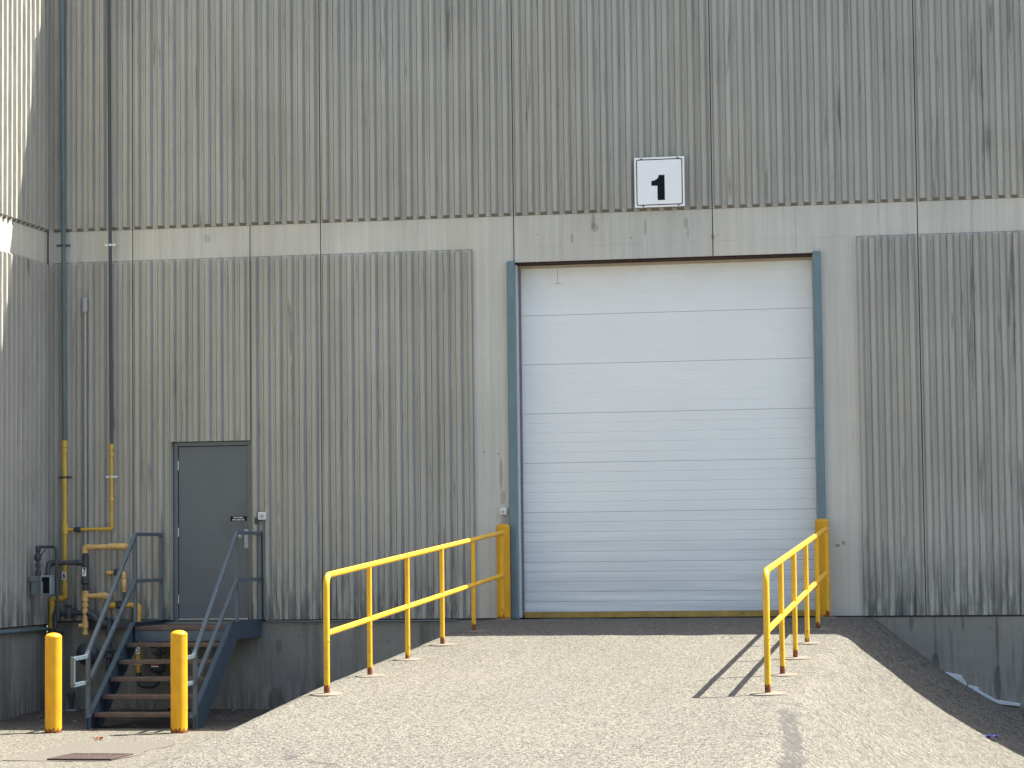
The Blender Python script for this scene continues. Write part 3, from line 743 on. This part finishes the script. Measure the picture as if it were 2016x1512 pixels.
pv = thing('gas_pipe', 'small yellow gas pipe with lever valve ending low beside pipe 7', 'gas pipe', (0, 0, 0), GP)
Y5 = -.16
b = B().tube([(-5.16, -.02, .597), (-5.158, Y5, .597), (-4.942, Y5, .588), (-4.941, Y5, .36)], .022, 14, .04)
elbow(b, (-5.158, Y5, .597), (0, 1, 0), (1, 0, 0), .022, .04); elbow(b, (-4.942, Y5, .588), (-1, 0, 0), (0, 0, -1), .022, .045); coupling(b, (-4.941, Y5, .45), (0, 0, 1), .024, .12)
obj('pipe', b, 'gas_orange', pv)
b = B().tube([(-4.941, Y5, .37), (-4.935, Y5, .20)], .020, 12); obj('drop_pipe', b, 'gas_black', pv)
b = B(); b.lathe([(.03, -.03), (.036, 0), (.03, .03)], (-5.04, Y5, .594), (1, 0, 0), 12); b.box((-5.06, Y5-.03, .62), (-4.99, Y5-.015, .645)); b.tube([(-5.04, Y5, .60), (-5.04, Y5-.015, .64)], .008, 8)
obj('valve', b, 'gas_black', pv)

p5 = thing('gas_pipe', 'yellow gas pipe marked 5 dropping behind the stair treads to a black regulator', 'gas pipe', (0, 0, 0), GP)
b = B().tube([(-5.17, -.02, .192), (-5.165, Y5, .192), (-4.752, Y5, .190), (-4.752, Y5, -.66)], .0305, 16, .08)
elbow(b, (-5.165, Y5, .192), (0, 1, 0), (1, 0, 0), .0305, .05); elbow(b, (-4.752, Y5, .190), (-1, 0, 0), (0, 0, -1), .0305, .075)
coupling(b, (-5.07, Y5, .192), (1, 0, 0), .031, .06); coupling(b, (-4.93, Y5, .191), (1, 0, 0), .031, .06); coupling(b, (-4.752, Y5, -.49), (0, 0, 1), .030, .06)
obj('yellow_pipe', b, 'gas_yellow', p5)
b = B(); b.lathe([(.033, -.045), (.044, -.02), (.044, .02), (.033, .045)], (-5.0, Y5, .192), (1, 0, 0), 12); b.box((-5.06, Y5-.05, .235), (-4.95, Y5-.03, .25)); b.tube([(-5.0, Y5, .2), (-5.0, Y5-.04, .242)], .008, 8)
obj('valve', b, 'gas_black', p5); b = B()
b.tube([(-4.752, Y5, -.64), (-4.752, Y5, -.80), (-4.497, Y5, -.80), (-4.497, Y5, -.22), (-4.497, -.02, -.20)], .034, 16, .10)
b.lathe([(.04, -.02), (.075, -.012), (.075, .012), (.04, .02)], (-4.497, Y5, -.40), (0, 0, 1), 16)
b.lathe([(.05, -.085), (.09, -.06), (.10, -.02), (.085, .03), (.06, .06)], (-4.505, Y5, -.565), (0, 0, 1), 18); b.tube([(-4.505, Y5, -.55), (-4.72, Y5, -.50)], [.045, .03], 12); b.tube([(-4.60, Y5, -.30), (-4.497, Y5, -.27)], .05, 12)
obj('regulator', b, 'gas_black', p5)
b = B().box((-4.56, Y5-.103, -.545), (-4.46, Y5-.095, -.505), 0).box((-4.555, Y5-.1035, -.565), (-4.46, Y5-.0955, -.553), 1); obj('tag', b, ['red', 'white'], p5)
b = B()
for z in (-.50, -.535): b.box((-4.80, Y5-.02, z-.007), (-4.705, Y5+.02, z+.007))
obj('pipe_strap', b, 'galv', p5)
plate(p5, (-4.752, Y5-.0325, -.355), '5', .050, .105)

rg = thing('gas_regulator', 'dark round gas regulator and valves low behind the stair handrail', 'gas regulator', (0, 0, 0), GP)
b = B().lathe([(.07, -.06), (.128, -.03), (.14, -.012), (.14, .012), (.128, .03), (.06, .07), (.03, .085)], (-5.385, -.26, -.405), (0, -1, 0), 28); b.tube([(-5.385, -.2, -.40), (-5.126, -.2, -.40)], .04, 14)
for k in range(8): b.lathe([(.010, -.018), (.010, .018)], (-5.385+.133*math.cos(k*.785+.2), -.26, -.405+.133*math.sin(k*.785+.2)), (0, -1, 0), 8)
obj('diaphragm', b, 'gas_black', rg)
b = B().tube([(-5.126, -.2, .04), (-5.126, -.2, -.72), (-5.126, -.02, -.76)], .036, 14, .08); b.lathe([(.045, -.06), (.075, -.05), (.075, -.03), (.05, -.02), (.05, .02), (.075, .03), (.075, .05), (.045, .06)], (-5.126, -.2, -.40), (0, 0, 1), 16)
b.tube([(-5.46, -.2, .10), (-5.36, -.2, .10), (-5.25, -.2, -.02), (-5.126, -.2, -.04)], .050, 14, .09)
obj('inlet_pipe', b, 'gas_black', rg)
b = B().tube([(-5.46, -.2, .102), (-5.825, -.2, .10), (-5.822, -.2, -.11), (-5.80, -.2, -.16)], .031, 14, .07); elbow(b, (-5.825, -.2, .10), (1, 0, 0), (0, 0, -1), .032)
b.lathe([(.035, -.07), (.055, -.06), (.055, -.045), (.05, -.02), (.06, 0), (.05, .02), (.055, .045), (.055, .06), (.035, .07)], (-5.645, -.2, .105), (1, 0, 0), 14)
b.lathe([(.045, -.075), (.06, -.02), (.05, .03), (.03, .06), (.04, .085), (.04, .10)], (-5.645, -.2, .105), (0, 0, 1), 14); b.tube([(-5.79, -.24, -.11), (-5.70, -.28, -.15)], .035, 12)
obj('shutoff_valve', b, 'gas_black', rg)
b = B().box((-5.46, -.11, -.10), (-4.55, -.05, .02)); obj('support_angle', b, 'gas_black', rg, bevel=.004)

ds_ = thing('pipe_stand', 'small dark tapered pipe stand on the ground behind the left bollard', 'stand', (-5.609, -.22, -1.10))
b = B().prism([(-.055, .215), (.05, .222), (.012, .06), (.022, -.02), (-.02, -.02), (-.012, .06)], -.03, .03); obj('leg', b, 'gas_black', ds_)
b = B().box((-.06, -.05, -.02), (.06, .05, .012)); obj('base_plate', b, 'conduit', ds_)

cn = thing('conduit', 'slim pale grey vertical conduit with oblong box at its top', 'conduit', (0, 0, 0))
b = B().tube([(-5.478, -.075, 3.90), (-5.473, -.075, .90)], .0165, 12)
for z in (3.60, 2.68, 1.62): b.lathe([(.023, -.012), (.023, .012)], (-5.476, -.075, z), (0, 0, 1), 12)
obj('tube', b, 'conduit', cn)
b = B().box((-5.512, -.105, 3.855), (-5.446, -.05, 4.062)); obj('conduit_body', b, 'conduit', cn, bevel=.024)

wp = thing('conduit', 'grey pipe running along the foot of the side wing to a small box', 'conduit', (-5.955, 0, 0))
b = B().tube([(0, -.03, -.095), (0, -9.5, -.085)], .024, 14); obj('tube', b, 'gas_grey', wp)
b = B().box((-.035, -.055, -.27), (.045, .0, -.135)); obj('junction_box', b, 'gas_grey', wp, bevel=.006)

cb = thing('control_box', 'pale push-button box beside the grey door, wire running down', 'control box', (-3.187, -.04, 1.277))
obj('housing', B().box((-.052, -.045, -.052), (.052, .0, .052)), 'plastic', cb, bevel=.012)
obj('back_box', B().box((-.060, -.005, -.060), (.060, .038, .060)), 'black', cb, bevel=.006)
b = B().lathe([(.024, 0), (.022, .006), (.012, .009)], (0, -.045, -.002), (0, -1, 0), 18); obj('button', b, 'conduit', cb)
b = B().tube([(.012, -.012, -.05), (.022, -.012, -1.24), (.05, -.012, -1.296), (.25, -.012, -1.300), (2.45, -.012, -1.302)], .011, 10, .05); obj('wire_conduit', b, 'frame', cb)
cb2 = thing('control_box', 'pale push-button box above the bollard left of the overhead door', 'control box', (-.158, -.03, 1.290))
obj('housing', B().box((-.044, -.035, -.044), (.044, .03, .044)), 'plastic', cb2, bevel=.012)
b = B().lathe([(.019, 0), (.018, .006), (.010, .009)], (0, -.035, -.004), (0, -1, 0), 18); obj('button', b, 'conduit', cb2)
b = B()
for x in (-.012, .018): b.tube([(x, .0, -.04), (x, .004, -.30)], .007, 8)
obj('wire_conduit', b, 'conduit', cb2)
obj_ = obj('wall_plate', B().box((-.020, -.01, -.043), (.020, .012, .043)), 'gas_black', None, (-3.270, -.046, 1.218), bevel=.008)
tag(obj_, 'small dark blank plate between the grey door and the push-button box', 'plate')

# ------------------------------------------------------------------ drain, litter, odds and ends
def gz(x, y): return base_h(x, -y)+roughen(x, -y)
ap = B(); xa = frange(-3.98, -2.82, .116); ya = frange(-6.6, -4.45, .215)
ap = B(); nx = len(xa)
ap.add([(x+.12*mnoise.noise(V((x*3, y*3, 0)))*(1 if (i in (0, nx-1)) else 0), y, base_h(x, -y)+roughen(x, -y)+.005) for j, y in enumerate(ya) for i, x in enumerate(xa)],
       [(j*nx+i, j*nx+i+1, (j+1)*nx+i+1, (j+1)*nx+i) for j in range(len(ya)-1) for i in range(nx-1)], 0, True)
struct(obj('apron', ap, 'slab', normals=False))
dr_ = thing('drain_grate', 'rusty drain grate set in a concrete apron at lower left', 'drain grate', (-3.17, -6.2, base_h(-3.17, 6.2)+.010))
b = B()
for p, q_ in (((-.33, -.33), (.33, -.29)), ((-.33, .29), (.33, .33)), ((-.33, -.29), (-.29, .29)), ((.29, -.29), (.33, .29))): b.box((p[0], p[1], -.02), (q_[0], q_[1], .012))
obj('frame', b, 'grate', dr_)
b = B()
for k in range(11): x = -.27+k*.054; b.box((x-.016, -.288, -.016), (x+.016, .288, .008))
b.box((-.288, -.02, -.018), (.288, .02, .006))
obj('bars', b, 'grate', dr_)

def crumple(name, mat, c, s, label, cat, seed):
    rnd = random.Random(seed); b = B(); n = 6
    vs = [(c[0]+(i/n-.5)*s[0]+rnd.uniform(-.1, .1)*s[0], c[1]+(j/n-.5)*s[1]+rnd.uniform(-.1, .1)*s[1], c[2]+rnd.random()*s[2]) for j in range(n+1) for i in range(n+1)]
    b.add(vs, [(j*(n+1)+i, j*(n+1)+i+1, (j+1)*(n+1)+i+1, (j+1)*(n+1)+i) for j in range(n) for i in range(n)])
    return tag(obj(name, b, mat, normals=False), label, cat)
wx, wy = 5.60, -3.02
crumple('wrapper', 'purple', (wx, wy, surf(wx, -wy)+.015), (.15, .11, .05), 'crumpled purple and white wrapper on the asphalt at lower right', 'litter', 4)
crumple('leaf', 'leaf', (-3.79, -4.24, gz(-3.79, -4.24)+.005), (.09, .08, .035), 'small curled reddish leaf on the ground near the drain grate', 'leaf', 8)

def foam(poly, y0, y1, label):
    return tag(obj('foam_strip', B().prism(poly, y0, y1), 'foam', bevel=.006), label, 'foam strip', 'torn foam strips at the wall foot')
foam([(4.79, -.50), (5.03, -.655), (5.10, -.665), (5.27, -.70), (5.285, -.735), (5.325, -.79), (5.33, -.885), (5.20, -.79), (5.05, -.69), (4.80, -.525)], -.030, .0015, 'wide torn white foam flap stuck on the concrete at right, highest of the strips')
foam([(5.34, -.81), (5.47, -.845), (5.465, -.875), (5.40, -.865), (5.345, -.845)], -.020, .0015, 'short white foam scrap between the two longer strips on the right foundation')
foam([(5.395, -.87), (5.42, -.850), (5.66, -.985), (5.94, -1.03), (5.93, -1.062), (5.66, -1.035), (5.52, -.98)], -.055, .0015, 'long thin white foam strip curving along the wall foot at far right')

rnd = random.Random(3); b = B()
for k in range(520):                                            # grit, leaf bits and pebbles drifted against the wall
    x = rnd.uniform(-6, -1.6); y = -rnd.random()**1.3*2.9-.03
    if k > 410: x = rnd.uniform(4.4, 6.4); y = -rnd.uniform(.03, 2.4)
    if k > 480: x = rnd.uniform(-4.5, 4.0); y = -rnd.uniform(.1, 12)
    s = (rnd.uniform(.006, .02) if k % 9 else rnd.uniform(.02, .04)) if k < 410 else rnd.uniform(.004, .012); z = surf(x, -y)+.004
    p = [V((rnd.uniform(-1, 1)*s*1.3, rnd.uniform(-1, 1)*s*1.3, rnd.uniform(-.3, .9)*s)) for _ in range(5)]
    b.add([V((x, y, z))+v for v in p], [(0, 1, 2), (0, 2, 3), (0, 3, 4), (1, 2, 4), (2, 3, 4), (0, 1, 4)])
o = obj('debris', b, 'debris'); struct(o, 'stuff')
